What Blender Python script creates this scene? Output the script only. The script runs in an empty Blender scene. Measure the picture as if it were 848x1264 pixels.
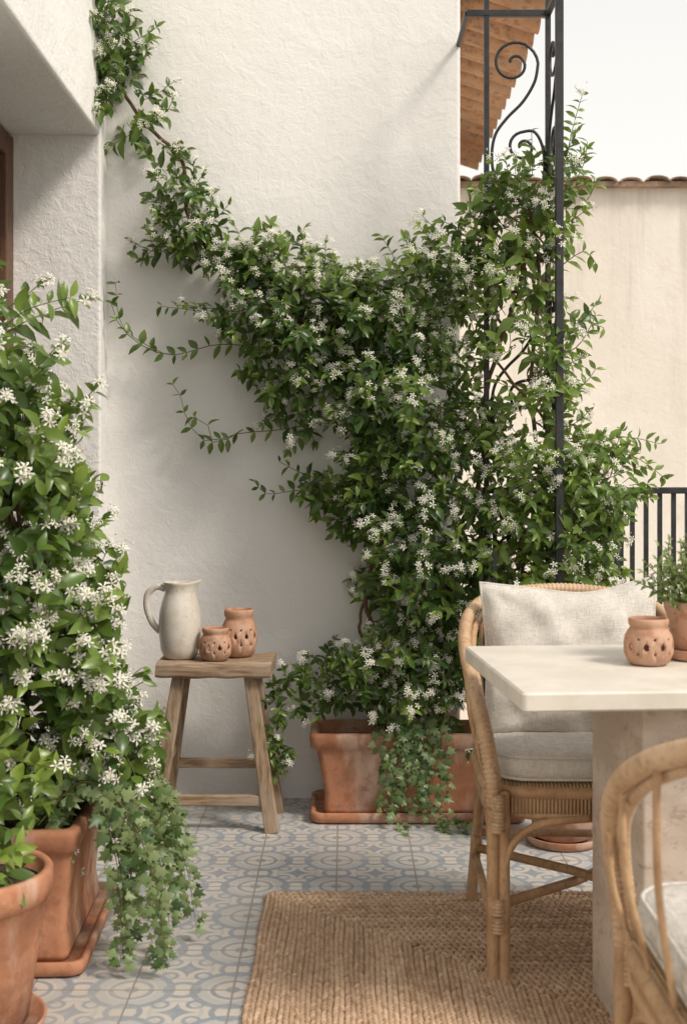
import bpy, math, random
import numpy as np
from mathutils import Vector, Matrix
random.seed(7); rng=np.random.default_rng(7)
R=random.random
def U(a,b): return a+(b-a)*random.random()
scene=bpy.context.scene
COL=scene.collection

# ------------------------------------------------------------------ mesh builder
class MB:
    def __init__(s): s.V=[];s.L=[];s.T=[];s.M=[];s.C=[];s.S=[];s.n=0
    def add(s,V,faces,mat=0,tint=(0.5,0.5,0.5),smooth=True):
        V=np.asarray(V,float).reshape(-1,3)
        L=np.array([i for f in faces for i in f],int); T=np.array([len(f) for f in faces],int)
        s.V.append(V); s.L.append(L+s.n); s.T.append(T); s.M.append(np.full(len(T),mat)); s.S.append(np.full(len(T),smooth))
        t=np.asarray(tint,float)
        if t.ndim==1: t=np.tile(t,(len(V),1))
        s.C.append(t); s.n+=len(V)
    def inst(s,tpl,pos,frames,scale,mat=0,tints=None):
        if len(pos)==0: return
        TV,TF=tpl; TV=np.asarray(TV,float)
        pos=np.asarray(pos,float);frames=np.asarray(frames,float);scale=np.asarray(scale,float)
        k=len(pos);n=len(TV)
        if scale.ndim==1: sc=TV[None]*scale[:,None,None]
        else: sc=TV[None]*scale[:,None,:]
        V=np.einsum('knj,kji->kni',sc,frames)+pos[:,None,:]
        L0=np.array([i for f in TF for i in f]);T0=np.array([len(f) for f in TF])
        L=(L0[None]+(np.arange(k)*n)[:,None]).ravel()
        s.V.append(V.reshape(-1,3)); s.L.append(L+s.n); s.T.append(np.tile(T0,k)); s.M.append(np.full(len(T0)*k,mat)); s.S.append(np.full(len(T0)*k,True))
        if tints is None: tints=np.full((k,3),.5)
        s.C.append(np.repeat(np.asarray(tints,float),n,axis=0)); s.n+=k*n
    def obj(s,name,mats,parent=None,loc=None):
        V=np.concatenate(s.V);L=np.concatenate(s.L);T=np.concatenate(s.T);M=np.concatenate(s.M);C=np.concatenate(s.C);S=np.concatenate(s.S)
        me=bpy.data.meshes.new(name)
        me.vertices.add(len(V)); me.vertices.foreach_set("co",V.astype(np.float32).ravel())
        me.loops.add(len(L)); me.loops.foreach_set("vertex_index",L.astype(np.int32))
        me.polygons.add(len(T)); st=np.concatenate([[0],np.cumsum(T)[:-1]])
        me.polygons.foreach_set("loop_start",st.astype(np.int32))
        me.polygons.foreach_set("material_index",M.astype(np.int32))
        me.polygons.foreach_set("use_smooth",S.astype(bool))
        a=me.color_attributes.new("tint","FLOAT_COLOR","POINT")
        a.data.foreach_set("color",np.concatenate([C,np.ones((len(C),1))],1).astype(np.float32).ravel())
        me.update(calc_edges=True); me.validate()
        for m in mats: me.materials.append(m)
        o=bpy.data.objects.new(name,me); COL.objects.link(o)
        if parent: o.parent=parent
        if loc: o.location=loc
        return o
def empty(name,loc=(0,0,0),rz=0):
    e=bpy.data.objects.new(name,None); e.location=loc; e.rotation_euler=(0,0,rz); e.empty_display_size=.1; COL.objects.link(e); return e

def smooth_path(P,n=8):
    P=[Vector(p) for p in P]; out=[]
    for i in range(len(P)-1):
        p0=P[max(i-1,0)];p1=P[i];p2=P[i+1];p3=P[min(i+2,len(P)-1)]
        for k in range(n):
            t=k/n
            out.append(.5*((2*p1)+(p2-p0)*t+(2*p0-5*p1+4*p2-p3)*t*t+(3*p1-p0-3*p2+p3)*t**3))
    out.append(P[-1]); return out
def resample(P,step):
    P=[Vector(p) for p in P]; out=[P[0].copy()]; acc=0
    for a,b in zip(P,P[1:]):
        l=(b-a).length
        if l<1e-9: continue
        t=step-acc
        while t<=l: out.append(a.lerp(b,t/l)); t+=step
        acc=l-(t-step)
    if (out[-1]-P[-1]).length>step*.3: out.append(P[-1].copy())
    return out
def tube(mb,P,r,sides=8,mat=0,tint=(.5,.5,.5),closed=False,wrap=0,caps=True,flat=1.0):
    P=[Vector(p) for p in P]
    if wrap:
        P=resample(P,wrap/3)
    n=len(P); 
    if n<2: return
    rr=r if hasattr(r,'__len__') else None
    t=(P[1]-P[0]).normalized(); up=Vector((0,0,1)) if abs(t.z)<.9 else Vector((1,0,0))
    nrm=t.cross(up).normalized(); V=[]
    for i,p in enumerate(P):
        if closed: t2=(P[(i+1)%n]-P[i-1])
        else: t2=P[min(i+1,n-1)]-P[max(i-1,0)]
        if t2.length<1e-9: t2=t
        t2=t2.normalized(); nrm=(nrm-t2*nrm.dot(t2)); 
        nrm=nrm.normalized() if nrm.length>1e-6 else t2.orthogonal().normalized()
        b=t2.cross(nrm)
        if rr is not None: q=rr[min(int(i*len(rr)/n),len(rr)-1)] if len(rr)!=n else rr[i]
        else: q=r
        if wrap: q=q*(1,1.0,.84)[i%3]
        for k in range(sides):
            a=2*math.pi*k/sides
            V.append(p+nrm*(math.cos(a)*q)+b*(math.sin(a)*q*flat))
    F=[]
    for i in range(n if closed else n-1):
        j=(i+1)%n
        for k in range(sides):
            k2=(k+1)%sides
            F.append((i*sides+k,i*sides+k2,j*sides+k2,j*sides+k))
    if not closed and caps:
        F.append(tuple(range(sides))[::-1]); F.append(tuple((n-1)*sides+k for k in range(sides)))
    mb.add([tuple(v) for v in V],F,mat,tint)
def rrect(hx,hy,cr,seg=5):
    cr=min(cr,hx*.999,hy*.999); pts=[]
    for cx,cy,a0 in((hx-cr,hy-cr,0),(-hx+cr,hy-cr,90),(-hx+cr,-hy+cr,180),(hx-cr,-hy+cr,270)):
        for k in range(seg+1):
            a=math.radians(a0+90*k/seg); pts.append((cx+cr*math.cos(a),cy+cr*math.sin(a)))
    return pts
def stack(mb,rings,mat=0,c=(0,0),seg=5,cap0=True,cap1=True,rz=0,tint=(.5,.5,.5),smooth=True):
    V=[];n=None; cs,sn=math.cos(rz),math.sin(rz)
    for hx,hy,cr,z in rings:
        p=rrect(hx,hy,cr,seg); n=len(p)
        for x,y in p: V.append((c[0]+x*cs-y*sn,c[1]+x*sn+y*cs,z))
    F=[]
    for i in range(len(rings)-1):
        for k in range(n):
            k2=(k+1)%n; F.append((i*n+k,i*n+k2,(i+1)*n+k2,(i+1)*n+k))
    if cap0: F.append(tuple(range(n))[::-1])
    if cap1: F.append(tuple((len(rings)-1)*n+k for k in range(n)))
    mb.add(V,F,mat,tint,smooth)
def lathe(mb,prof,c=(0,0,0),seg=40,mat=0,closed=False,tint=(.5,.5,.5)):
    V=[];F=[]
    for r,z in prof:
        for k in range(seg):
            a=2*math.pi*k/seg; V.append((c[0]+r*math.cos(a),c[1]+r*math.sin(a),c[2]+z))
    m=len(prof)
    for i in range(m if closed else m-1):
        j=(i+1)%m
        for k in range(seg):
            k2=(k+1)%seg; F.append((i*seg+k,i*seg+k2,j*seg+k2,j*seg+k))
    if not closed:
        F.append(tuple(range(seg))[::-1]); F.append(tuple((m-1)*seg+k for k in range(seg)))
    mb.add(V,F,mat,tint)
def beam(mb,p,q,w,t,mat=0,w2=None,t2=None,side=None,b=.12):
    p=Vector(p);q=Vector(q);d=(q-p).normalized()
    s=Vector(side) if side else Vector((1,0,0)); s=s-d*s.dot(d)
    if s.length<.05: s=Vector((0,0,1))-d*d.z
    s.normalize(); u=d.cross(s)
    w2=w2 or w;t2=t2 or t;V=[]
    for c,ww,tt in((p,w,t),(q,w2,t2)):
        for x,y in rrect(ww/2,tt/2,min(ww,tt)*b,2): V.append(tuple(c+s*x+u*y))
    n=12;F=[(k,(k+1)%n,n+(k+1)%n,n+k) for k in range(n)]+[tuple(range(n))[::-1],tuple(range(n,2*n))]
    mb.add(V,F,mat,(R(),.5,.5),False)
def box(mb,x0,x1,y0,y1,z0,z1,mat=0,b=.0):
    V=[(x,y,z) for z in(z0,z1) for x,y in((x0,y0),(x1,y0),(x1,y1),(x0,y1))]
    F=[(3,2,1,0),(4,5,6,7),(0,1,5,4),(1,2,6,5),(2,3,7,6),(3,0,4,7)]
    mb.add(V,F,mat,smooth=False)
def bevel(o,w,seg=3):
    m=o.modifiers.new("bevel","BEVEL"); m.width=w;m.segments=seg;m.limit_method='ANGLE'; return o

# ------------------------------------------------------------------ node helpers
class NT:
    def __init__(s,name):
        s.mat=bpy.data.materials.new(name); s.mat.use_nodes=True; s.t=s.mat.node_tree; s.t.nodes.clear()
        s.out=s.t.nodes.new("ShaderNodeOutputMaterial"); s.bsdf=s.t.nodes.new("ShaderNodeBsdfPrincipled")
        s.t.links.new(s.bsdf.outputs[0],s.out.inputs[0]); s.tc=s.t.nodes.new("ShaderNodeTexCoord").outputs["Object"]
    def n(s,ty): return s.t.nodes.new(ty)
    def put(s,inp,v):
        if hasattr(v,'is_output'): s.t.links.new(v,inp)
        elif v is not None:
            if isinstance(v,(tuple,list)) and len(v)==3 and inp.type=='RGBA': v=(*v,1)
            inp.default_value=v
    def m(s,op,a,b=None,c=None,clamp=False):
        x=s.n("ShaderNodeMath");x.operation=op;x.use_clamp=clamp
        s.put(x.inputs[0],a)
        if b is not None:s.put(x.inputs[1],b)
        if c is not None:s.put(x.inputs[2],c)
        return x.outputs[0]
    def mix(s,f,a,b,mode='MIX'):
        x=s.n("ShaderNodeMix");x.data_type='RGBA';x.blend_type=mode
        s.put(x.inputs[0],f);s.put(x.inputs[6],a);s.put(x.inputs[7],b); return x.outputs[2]
    def map(s,scale=(1,1,1),rot=(0,0,0),src=None):
        x=s.n("ShaderNodeMapping");x.inputs['Scale'].default_value=scale;x.inputs['Rotation'].default_value=rot
        s.t.links.new(src or s.tc,x.inputs[0]); return x.outputs[0]
    def noise(s,scale,detail=4,rough=.55,vec=None,dist=0):
        x=s.n("ShaderNodeTexNoise");x.inputs['Scale'].default_value=scale;x.inputs['Detail'].default_value=detail
        x.inputs['Roughness'].default_value=rough;x.inputs['Distortion'].default_value=dist
        s.t.links.new(vec or s.tc,x.inputs['Vector']);return x.outputs['Fac']
    def ramp(s,f,a,b,lo=0.,hi=1.):
        x=s.n("ShaderNodeMapRange");x.interpolation_type='SMOOTHSTEP'
        s.put(x.inputs[0],f);s.put(x.inputs[1],a);s.put(x.inputs[2],b);s.put(x.inputs[3],lo);s.put(x.inputs[4],hi);return x.outputs[0]
    def bump(s,h,strength=.3,dist=.005,prev=None):
        x=s.n("ShaderNodeBump");x.inputs['Strength'].default_value=strength;x.inputs['Distance'].default_value=dist
        s.t.links.new(h,x.inputs['Height'])
        if prev:s.t.links.new(prev,x.inputs['Normal'])
        return x.outputs[0]
    def done(s,col=None,rough=None,nrm=None,spec=None):
        if col is not None:s.put(s.bsdf.inputs['Base Color'],col)
        if rough is not None:s.put(s.bsdf.inputs['Roughness'],rough)
        if nrm is not None:s.put(s.bsdf.inputs['Normal'],nrm)
        if spec is not None:s.bsdf.inputs['Specular IOR Level'].default_value=spec
        return s.mat
    def tint(s):
        a=s.n("ShaderNodeAttribute");a.attribute_name="tint";sp=s.n("ShaderNodeSeparateColor")
        s.t.links.new(a.outputs['Color'],sp.inputs[0]);return sp.outputs

def stucco(name,c,c2,streak=0,bs=1.0):
    t=NT(name);big=t.noise(1.3,4,.6);fine=t.noise(120,2,.6);med=t.noise(24,4,.6,dist=.8);low=t.noise(4,3,.5,dist=1.0)
    col=t.mix(t.ramp(big,.35,.7),c,c2)
    col=t.mix(t.m('MULTIPLY',t.ramp(med,.5,.75),.18),col,tuple(x*.9 for x in c))
    if streak:
        st=t.noise(1,6,.65,vec=t.map((5,5,.35)))
        sep=t.n("ShaderNodeSeparateXYZ");t.t.links.new(t.tc,sep.inputs[0])
        h=t.ramp(sep.outputs[2],.8,3.1)
        col=t.mix(t.m('MULTIPLY',t.m('MULTIPLY',t.ramp(st,.45,.66),h),streak),col,(.48,.43,.37))
        st2=t.noise(3,6,.7); col=t.mix(t.m('MULTIPLY',t.ramp(st2,.52,.68),.4),col,(.70,.61,.52))
    b=t.bump(low,.25*bs,.02);b=t.bump(med,.5*bs,.006,b);b=t.bump(fine,.45*bs,.002,b)
    return t.done(col,.9,b,.2)
M_wall=stucco("white_stucco",(.82,.81,.785),(.77,.76,.735))
M_wall2=stucco("white_stucco_coarse",(.82,.81,.785),(.77,.76,.74),bs=1.6)
M_bg=stucco("weathered_cream_render",(.84,.80,.735),(.78,.73,.66),streak=.6,bs=1.)

def terracotta(name,c=(.49,.235,.135),c2=(.36,.165,.095),bloom=.5):
    t=NT(name);a=t.noise(6,6,.65);b=t.noise(28,5,.6);f=t.noise(160,2,.5);st=t.noise(3,5,.6,vec=t.map((2,2,.8)))
    col=t.mix(t.ramp(a,.38,.62),c,c2)
    col=t.mix(t.m('MULTIPLY',t.ramp(st,.46,.62),bloom),col,(.58,.43,.34))
    col=t.mix(t.m('MULTIPLY',t.ramp(b,.50,.66),.5),col,(.27,.125,.07))
    n=t.bump(b,.45,.004);n=t.bump(f,.35,.0012,n)
    return t.done(col,.9,n,.12)
M_terra=terracotta("terracotta",bloom=.7); M_terra2=terracotta("terracotta_light",(.53,.31,.205),(.42,.23,.145),.35)
def simple(name,c,c2,scale,rough,bs=.2,bd=.002,stretch=(1,1,1),spec=.4,bscale=None):
    t=NT(name);v=t.map(stretch);a=t.noise(scale,5,.6,vec=v);b=t.noise(bscale or scale*6,3,.6,vec=v)
    col=t.mix(t.ramp(a,.33,.68),c,c2);n=t.bump(b,bs,bd);return t.done(col,rough,n,spec)
M_soil=simple("soil",(.035,.022,.015),(.08,.055,.035),40,.95,.9,.01)
M_iron=simple("black_iron",(.012,.013,.015),(.03,.03,.032),30,.45,.15,.001,spec=.5)
M_brown=simple("brown_frame",(.10,.05,.03),(.16,.085,.05),12,.5,.2,.001,(8,8,1))
M_glass=simple("window_glass",(.03,.035,.035),(.05,.055,.055),2,.08,.0)
M_table=simple("cream_stone",(.71,.665,.59),(.62,.57,.49),9,.6,.12,.001,bscale=120,spec=.35)
def travertine():
    t=NT("travertine");a=t.noise(5,6,.6,vec=t.map((1,1,2.2)));b=t.noise(30,6,.72,vec=t.map((1,1,1.6)));f=t.noise(140,3,.6)
    col=t.mix(t.ramp(a,.35,.65),(.62,.535,.45),(.49,.405,.33))
    pit=t.ramp(b,.54,.64);col=t.mix(t.m('MULTIPLY',pit,.6),col,(.34,.26,.20))
    n=t.bump(pit,-.6,.004);n=t.bump(f,.3,.0015,n);return t.done(col,.8,n,.25)
M_trav=travertine()
def wood(name,c,c2,stretch):
    t=NT(name);v=t.map(stretch);g=t.noise(1,6,.7,vec=v,dist=.4);big=t.noise(6,4,.6)
    col=t.mix(t.ramp(g,.35,.65),c,c2);col=t.mix(t.m('MULTIPLY',t.ramp(big,.42,.65),.6),col,(.40,.32,.24))
    n=t.bump(g,.7,.003);return t.done(col,.8,n,.2)
M_wood=wood("weathered_wood",(.42,.30,.20),(.19,.125,.075),(7,70,70))
M_woodv=wood("weathered_wood_leg",(.37,.265,.17),(.16,.105,.06),(70,70,6))
def rattan(name,c,c2):
    t=NT(name);a=t.noise(9,5,.6);f=t.noise(90,4,.6,vec=t.map((1,1,.6)))
    col=t.mix(t.ramp(a,.35,.68),c,c2);col=t.mix(t.m('MULTIPLY',t.ramp(f,.48,.68),.45),col,(.22,.12,.06))
    return t.done(col,.5,t.bump(f,.25,.001),.4)
M_rat=rattan("rattan",(.52,.34,.19),(.37,.22,.115)); M_ratw=rattan("rattan_binding",(.59,.415,.26),(.45,.285,.16))
def weave():
    t=NT("woven_cane");w=t.n("ShaderNodeTexWave");w.wave_type='BANDS';w.bands_direction='X';w.inputs['Scale'].default_value=38
    w.inputs['Distortion'].default_value=.6;t.t.links.new(t.tc,w.inputs[0])
    a=t.noise(12,4,.6);col=t.mix(t.ramp(a,.35,.68),(.56,.38,.22),(.42,.26,.14))
    col=t.mix(t.m('MULTIPLY',t.ramp(w.outputs['Fac'],.35,0.),.7),col,(.17,.095,.05))
    return t.done(col,.55,t.bump(w.outputs['Fac'],.8,.006),.35)
M_weave=weave()
def linen():
    t=NT("linen");v1=t.noise(1,3,.6,vec=t.map((700,50,50)));v2=t.noise(1,3,.6,vec=t.map((50,50,700)));a=t.noise(7,4,.6)
    h=t.m('ADD',v1,v2);col=t.mix(t.ramp(h,.75,1.25),(.50,.47,.42),(.68,.65,.595));col=t.mix(t.m('MULTIPLY',t.ramp(a,.4,.7),.3),col,(.54,.51,.465))
    n=t.bump(a,.6,.016);n=t.bump(h,.5,.0016,n);return t.done(col,.95,n,.1)
M_linen=linen()
def jute():
    t=NT("jute");tn=t.tint();f=t.noise(300,2,.6);a=t.noise(2.2,4,.6)
    col=t.mix(tn[0],(.34,.22,.135),(.62,.455,.32));col=t.mix(t.m('MULTIPLY',t.ramp(a,.4,.65),.35),col,(.40,.275,.18));
    return t.done(col,.95,t.bump(f,.5,.0015),.1)
M_jute=jute()
def glaze():
    t=NT("speckled_glaze");a=t.noise(14,5,.6);sp=t.noise(220,2,.5)
    col=t.mix(t.ramp(a,.35,.7),(.70,.655,.575),(.58,.53,.45));col=t.mix(t.ramp(sp,.66,.72),col,(.25,.17,.11))
    st=t.noise(1,4,.6,vec=t.map((16,16,2)));col=t.mix(t.m('MULTIPLY',t.ramp(st,.5,.7),.4),col,(.46,.41,.34))
    return t.done(col,.28,t.bump(a,.2,.003),.5)
M_glaze=glaze()
def floor_mat():
    t=NT("encaustic_tile");S=.225
    sep=t.n("ShaderNodeSeparateXYZ");t.t.links.new(t.tc,sep.inputs[0])
    X=t.m('DIVIDE',t.m('ADD',sep.outputs[0],10*S+.02),S);Y=t.m('DIVIDE',t.m('ADD',sep.outputs[1],10*S),S)
    u=t.m('SUBTRACT',t.m('FRACT',X),.5);v=t.m('SUBTRACT',t.m('FRACT',Y),.5)
    a=t.m('ABSOLUTE',u);b=t.m('ABSOLUTE',v)
    def ln(x,y):return t.m('SQRT',t.m('ADD',t.m('MULTIPLY',x,x),t.m('MULTIPLY',y,y)))
    ca=t.m('SUBTRACT',.5,a);cb=t.m('SUBTRACT',.5,b);r0=ln(a,b);rc=ln(ca,cb);re=t.m('MINIMUM',ln(ca,b),ln(a,cb))
    def ring(d,r,w):return t.ramp(t.m('ABSOLUTE',t.m('SUBTRACT',d,r)),w-.012,w+.012,1,0)
    def disk(d,r):return t.ramp(d,r-.012,r+.012,1,0)
    M=lambda *k:__import__('functools').reduce(lambda p,q:t.m('MAXIMUM',p,q),k)
    ast=disk(t.m('ADD',t.m('SQRT',a),t.m('SQRT',b)),.50)
    ln1=ln(t.m('SUBTRACT',a,.17),t.m('SUBTRACT',b,.17))
    dark=M(ring(rc,.39,.038),ring(rc,.20,.024),disk(rc,.07),ring(re,.16,.03),ast,ring(ln1,.075,.02))
    light=M(ring(rc,.30,.045),ring(r0,.245,.02))
    wn=t.noise(30,5,.65);w2=t.noise(3,4,.6)
    cream=t.mix(t.ramp(w2,.35,.65),(.58,.545,.495),(.52,.485,.435))
    blue=t.mix(t.ramp(w2,.35,.65),(.225,.27,.325),(.285,.32,.36))
    col=t.mix(t.m('MULTIPLY',light,.45),cream,(.34,.385,.42))
    col=t.mix(t.m('MULTIPLY',dark,t.ramp(wn,.25,.5,.55,.92)),col,blue)
    idn=t.n("ShaderNodeTexWhiteNoise");cmb=t.n("ShaderNodeCombineXYZ");t.put(cmb.inputs[0],t.m('FLOOR',X));t.put(cmb.inputs[1],t.m('FLOOR',Y));t.t.links.new(cmb.outputs[0],idn.inputs[0])
    col=t.mix(t.m('MULTIPLY',idn.outputs['Value'],.2),col,(.46,.41,.35))
    col=t.mix(t.m('MULTIPLY',t.ramp(wn,.48,.72),.3),col,(.62,.58,.52))
    mx=t.m('MAXIMUM',a,b);g=t.ramp(mx,.486,.493)
    col=t.mix(g,col,(.32,.29,.25))
    n=t.bump(t.m('SUBTRACT',1,g),.6,.002);n=t.bump(wn,.15,.001,n)
    return t.done(col,t.ramp(wn,.3,.7,.36,.58),n,.4)
M_floor=floor_mat()
def leafmat(name,dark,mid,new,trans=.28,rough=.34):
    t=NT(name);tn=t.tint()
    col=t.mix(tn[0],dark,mid);col=t.mix(tn[1],col,new)
    t.done(col,rough,None,.5)
    tr=t.n("ShaderNodeBsdfTranslucent");cc=t.mix(.5,col,(.32,.44,.05));t.t.links.new(cc,tr.inputs[0])
    ms=t.n("ShaderNodeMixShader");ms.inputs[0].default_value=trans
    t.t.links.new(t.bsdf.outputs[0],ms.inputs[1]);t.t.links.new(tr.outputs[0],ms.inputs[2]);t.t.links.new(ms.outputs[0],t.out.inputs[0]);return t.mat
M_leaf=leafmat("jasmine_leaf",(.020,.054,.012),(.075,.150,.028),(.26,.37,.065),.27,.31)
M_ivy=leafmat("ivy_leaf",(.028,.068,.018),(.085,.16,.04),(.36,.44,.20),.2,.42)
M_herb=leafmat("herb_leaf",(.10,.17,.05),(.20,.29,.09),(.32,.40,.14),.25,.5)
def petal():
    t=NT("white_petal");tn=t.tint();col=t.mix(tn[1],(.88,.86,.80),(.66,.64,.32))
    t.done(col,.6,None,.2);tr=t.n("ShaderNodeBsdfTranslucent");tr.inputs[0].default_value=(.88,.86,.77,1)
    ms=t.n("ShaderNodeMixShader");ms.inputs[0].default_value=.3
    t.t.links.new(t.bsdf.outputs[0],ms.inputs[1]);t.t.links.new(tr.outputs[0],ms.inputs[2]);t.t.links.new(ms.outputs[0],t.out.inputs[0]);return t.mat
M_petal=petal()
M_stem=simple("woody_stem",(.10,.055,.03),(.17,.105,.06),20,.85,.5,.003)
M_green=simple("green_stem",(.10,.13,.04),(.16,.12,.05),20,.7,.1,.001)

# ------------------------------------------------------------------ templates
def leaf_tpl():
    rows=[(.2,.15),(.46,.22),(.76,.14)];V=[(0,0,0)]
    for t,w in rows:
        z=-.22*t*t
        V+=[(-w,t,z+.09*w/.2),(0,t,z),(w,t,z+.09*w/.2)]
    V.append((0,1,-.26));F=[(0,2,1),(0,3,2)]
    for i in range(2):
        a=1+3*i;F+=[(a,a+1,a+4,a+3),(a+1,a+2,a+5,a+4)]
    F+=[(7,8,10),(8,9,10)];return V,F
LEAF=leaf_tpl()
def ivy_tpl():
    pts=[(0,0),(.28,-.08),(.5,.18),(.28,.34),(.46,.66),(.16,.62),(0,1.05),(-.16,.62),(-.46,.66),(-.28,.34),(-.5,.18),(-.28,-.08)]
    V=[(0,.35,.06)]+[(x,y,-.12*(x*x*3+ (y-.35)**2)) for x,y in pts];n=len(pts)
    return V,[(0,1+i,1+(i+1)%n) for i in range(n)]
IVY=ivy_tpl()
def flower_tpl():
    V=[];F=[]
    for k in range(5):
        a=2*math.pi*k/5;i=len(V)
        for r,da,z in((.08,0,0),(.62,-.22,.10),(1.0,.06,.0),(.72,.32,.16)):
            V.append((r*math.cos(a+da),r*math.sin(a+da),z))
        F.append((i,i+1,i+2,i+3))
    return V,F
FLOWER=flower_tpl()
BUD=([(0,0,0),(.5,0,.9),(0,.5,.9),(-.5,0,.9),(0,-.5,.9),(0,0,2.2)],[(0,2,1),(0,3,2),(0,4,3),(0,1,4),(1,2,5),(2,3,5),(3,4,5),(4,1,5)])
EYE=([(.2,0,.03),(0,.2,.03),(-.2,0,.03),(0,-.2,.03),(0,0,.1)],[(0,1,4),(1,2,4),(2,3,4),(3,0,4)])

def rv(s=1.0): return Vector((random.gauss(0,1),random.gauss(0,1),random.gauss(0,1)))*s*.58
class Plant:
    def __init__(s,clamp=None,view=(0.15,-.75,.6),keep=None):
        s.lp=[];s.lf=[];s.ls=[];s.lt=[];s.fp=[];s.ff=[];s.fs=[];s.bp=[];s.bf=[];s.bs=[];s.mb=MB();s.clamp=clamp;s.view=Vector(view);s.keep=keep
        s.ip=[];s.if_=[];s.is_=[];s.it=[]
    def fr(s,d,n):
        y=d.normalized();x=y.cross(n)
        if x.length<1e-5:x=y.orthogonal()
        x.normalize();z=x.cross(y);return (tuple(x),tuple(y),tuple(z))
    def leaf(s,p,d,size,new=0,ivy=False,nj=.5):
        if s.keep and not s.keep(Vector(p)+d*size*.7):return
        n=(s.view+rv(nj*1.3))
        f=s.fr(d,n)
        w=size*U(.85,1.2)
        if ivy:s.ip.append(tuple(p));s.if_.append(f);s.is_.append(size);s.it.append((R(),new,.5))
        else:s.lp.append(tuple(p));s.lf.append(f);s.ls.append((w,size,size*U(.4,1.6)));s.lt.append((min(1,max(0,random.gauss(.42,.3))),new,.5))
    def cluster(s,p,out,n,fs,spread=.032):
        if s.keep and not s.keep(Vector(p)+out*.03):return
        for _ in range(n):
            o=(out*1.0+rv(.9)).normalized()*U(.3,1)*spread;q=Vector(p)+o
            if s.clamp:q=s.clamp(q)
            nn=(o.normalized()+s.view*.7+rv(.5)).normalized();t=nn.orthogonal().normalized();t=Matrix.Rotation(U(0,6.3),3,nn)@t
            b=nn.cross(t);s.fp.append(tuple(q));s.ff.append((tuple(t),tuple(b),tuple(nn)));s.fs.append(fs*U(.75,1.15))
        for _ in range(n//2):
            o=(out+rv(.8)).normalized();q=Vector(p)+o*spread*U(.6,1.3);t=o.orthogonal().normalized();b=o.cross(t)
            s.bp.append(tuple(q));s.bf.append((tuple(t),tuple(b),tuple(o)));s.bs.append(fs*.34)
    def shoot(s,p,d,L,ls,fl=.4,new=.1,up=.05,stem=.0014,fs=.012,nf=(3,8)):
        p=Vector(p);d=Vector(d).normalized();st=max(ls*.5,.012);n=max(2,int(L/st));side=d.orthogonal().normalized();side=Matrix.Rotation(U(0,6.3),3,d)@side
        pts=[p.copy()];isnew=max(0,min(1,random.gauss(new,.18)))
        for i in range(n):
            d=(d+rv(.16)+Vector((0,0,up))).normalized();p=p+d*st
            if s.clamp:p=s.clamp(p)
            pts.append(p.copy());side=(side-d*side.dot(d))
            side=side.normalized() if side.length>1e-4 else d.orthogonal().normalized()
            side=Matrix.Rotation(math.pi/2+U(-.4,.4),3,d)@side
            f=(i+1)/n;size=ls*(1.08-.5*f*f)*U(.75,1.15)
            for sg in(1,-1):
                if R()<.07:continue
                ld=(d*U(.35,.8)+side*sg*.85+Vector((0,0,U(-.4,.1)))).normalized()
                s.leaf(p,ld,size,min(1,isnew+ (f>.8)*.25*R()))
            if fl and i<n-1 and R()<fl*.24:s.cluster(p,(side*random.choice((1,-1))+s.view*.6+Vector((0,0,.3))).normalized(),random.randint(*nf),fs)
        s.leaf(p,(d+rv(.2)).normalized(),ls*.65,min(1,isnew+.3))
        if R()<fl:s.cluster(p+d*.012,(d+s.view*.5).normalized(),random.randint(*nf),fs)
        if not s.keep or s.keep(p):tube(s.mb,[tuple(q) for q in pts],stem,3,1,caps=False)
    def fill(s,path,n,ls=.060,L=(.08,.2),depth=.12,fl=.4,new=.1,out=1.0,up=.35,gap=None,fs=.012,nf=(3,8),grav=.0):
        P=[Vector(q[:3]) for q in path];rr=[q[3] for q in path]
        w=[(P[i+1]-P[i]).length*((rr[i]+rr[i+1])/2)**1.5 for i in range(len(P)-1)]
        for _ in range(n):
            i=random.choices(range(len(w)),w)[0];t=R();c=P[i].lerp(P[i+1],t);r=rr[i]+(rr[i+1]-rr[i])*t
            while True:
                q=Vector((U(-1,1),U(-1,1),U(-1,1)))
                if q.length<1:break
            off=Vector((q.x*r,q.y*depth,q.z*r));p=c+off
            g=math.sin(p.x*23+1.7*math.sin(p.z*17))*math.sin(p.z*19+p.y*11)
            if gap and g<gap and R()<.85:continue
            if s.clamp:p=s.clamp(p)
            dd=(Vector((q.x,q.y,q.z))*out+Vector((0,-.35,up))+rv(.55)+(P[i+1]-P[i]).normalized()*.25)
            flc=fl*(1.6 if math.sin(p.x*13+2)*math.sin(p.z*11+p.x*5)>-.15 else .4)
            s.shoot(p,dd,U(*L),ls*U(.8,1.15),flc,new,up=.03-grav,fs=fs,nf=nf)
    def trail(s,pts,r0,ls,new=.2,ivy=False,dens=1.0,fl=0,tip=True,mat=1,side=0):
        P=resample(smooth_path(pts,6),ls*.55/dens)
        rad=[r0*(1-.6*i/len(P)) for i in range(len(P))]
        tube(s.mb,[tuple(q) for q in P],rad,5,mat,caps=False)
        for i in range(1,len(P)):
            d=(P[i]-P[i-1]).normalized();sd=d.cross(Vector((0,-1,.2))).normalized()
            f=i/len(P)
            for sg in((1,-1) if not ivy else (random.choice((1,-1)),random.choice((1,-1)))):
                if R()<.15:continue
                ld=(d*.45+sd*sg*U(.5,1)+rv(.3)).normalized();base=P[i]
                if ivy:base=P[i]+(ld+Vector((0,-.5,0)))*U(.0,.02)
                s.leaf(base,ld,ls*(1-.4*f)*U(.65,1.2),min(1,max(0,random.gauss(new,.2))),ivy)
            if fl and R()<fl:s.cluster(P[i],(s.view+rv(.5)).normalized(),random.randint(3,7),.012)
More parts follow.
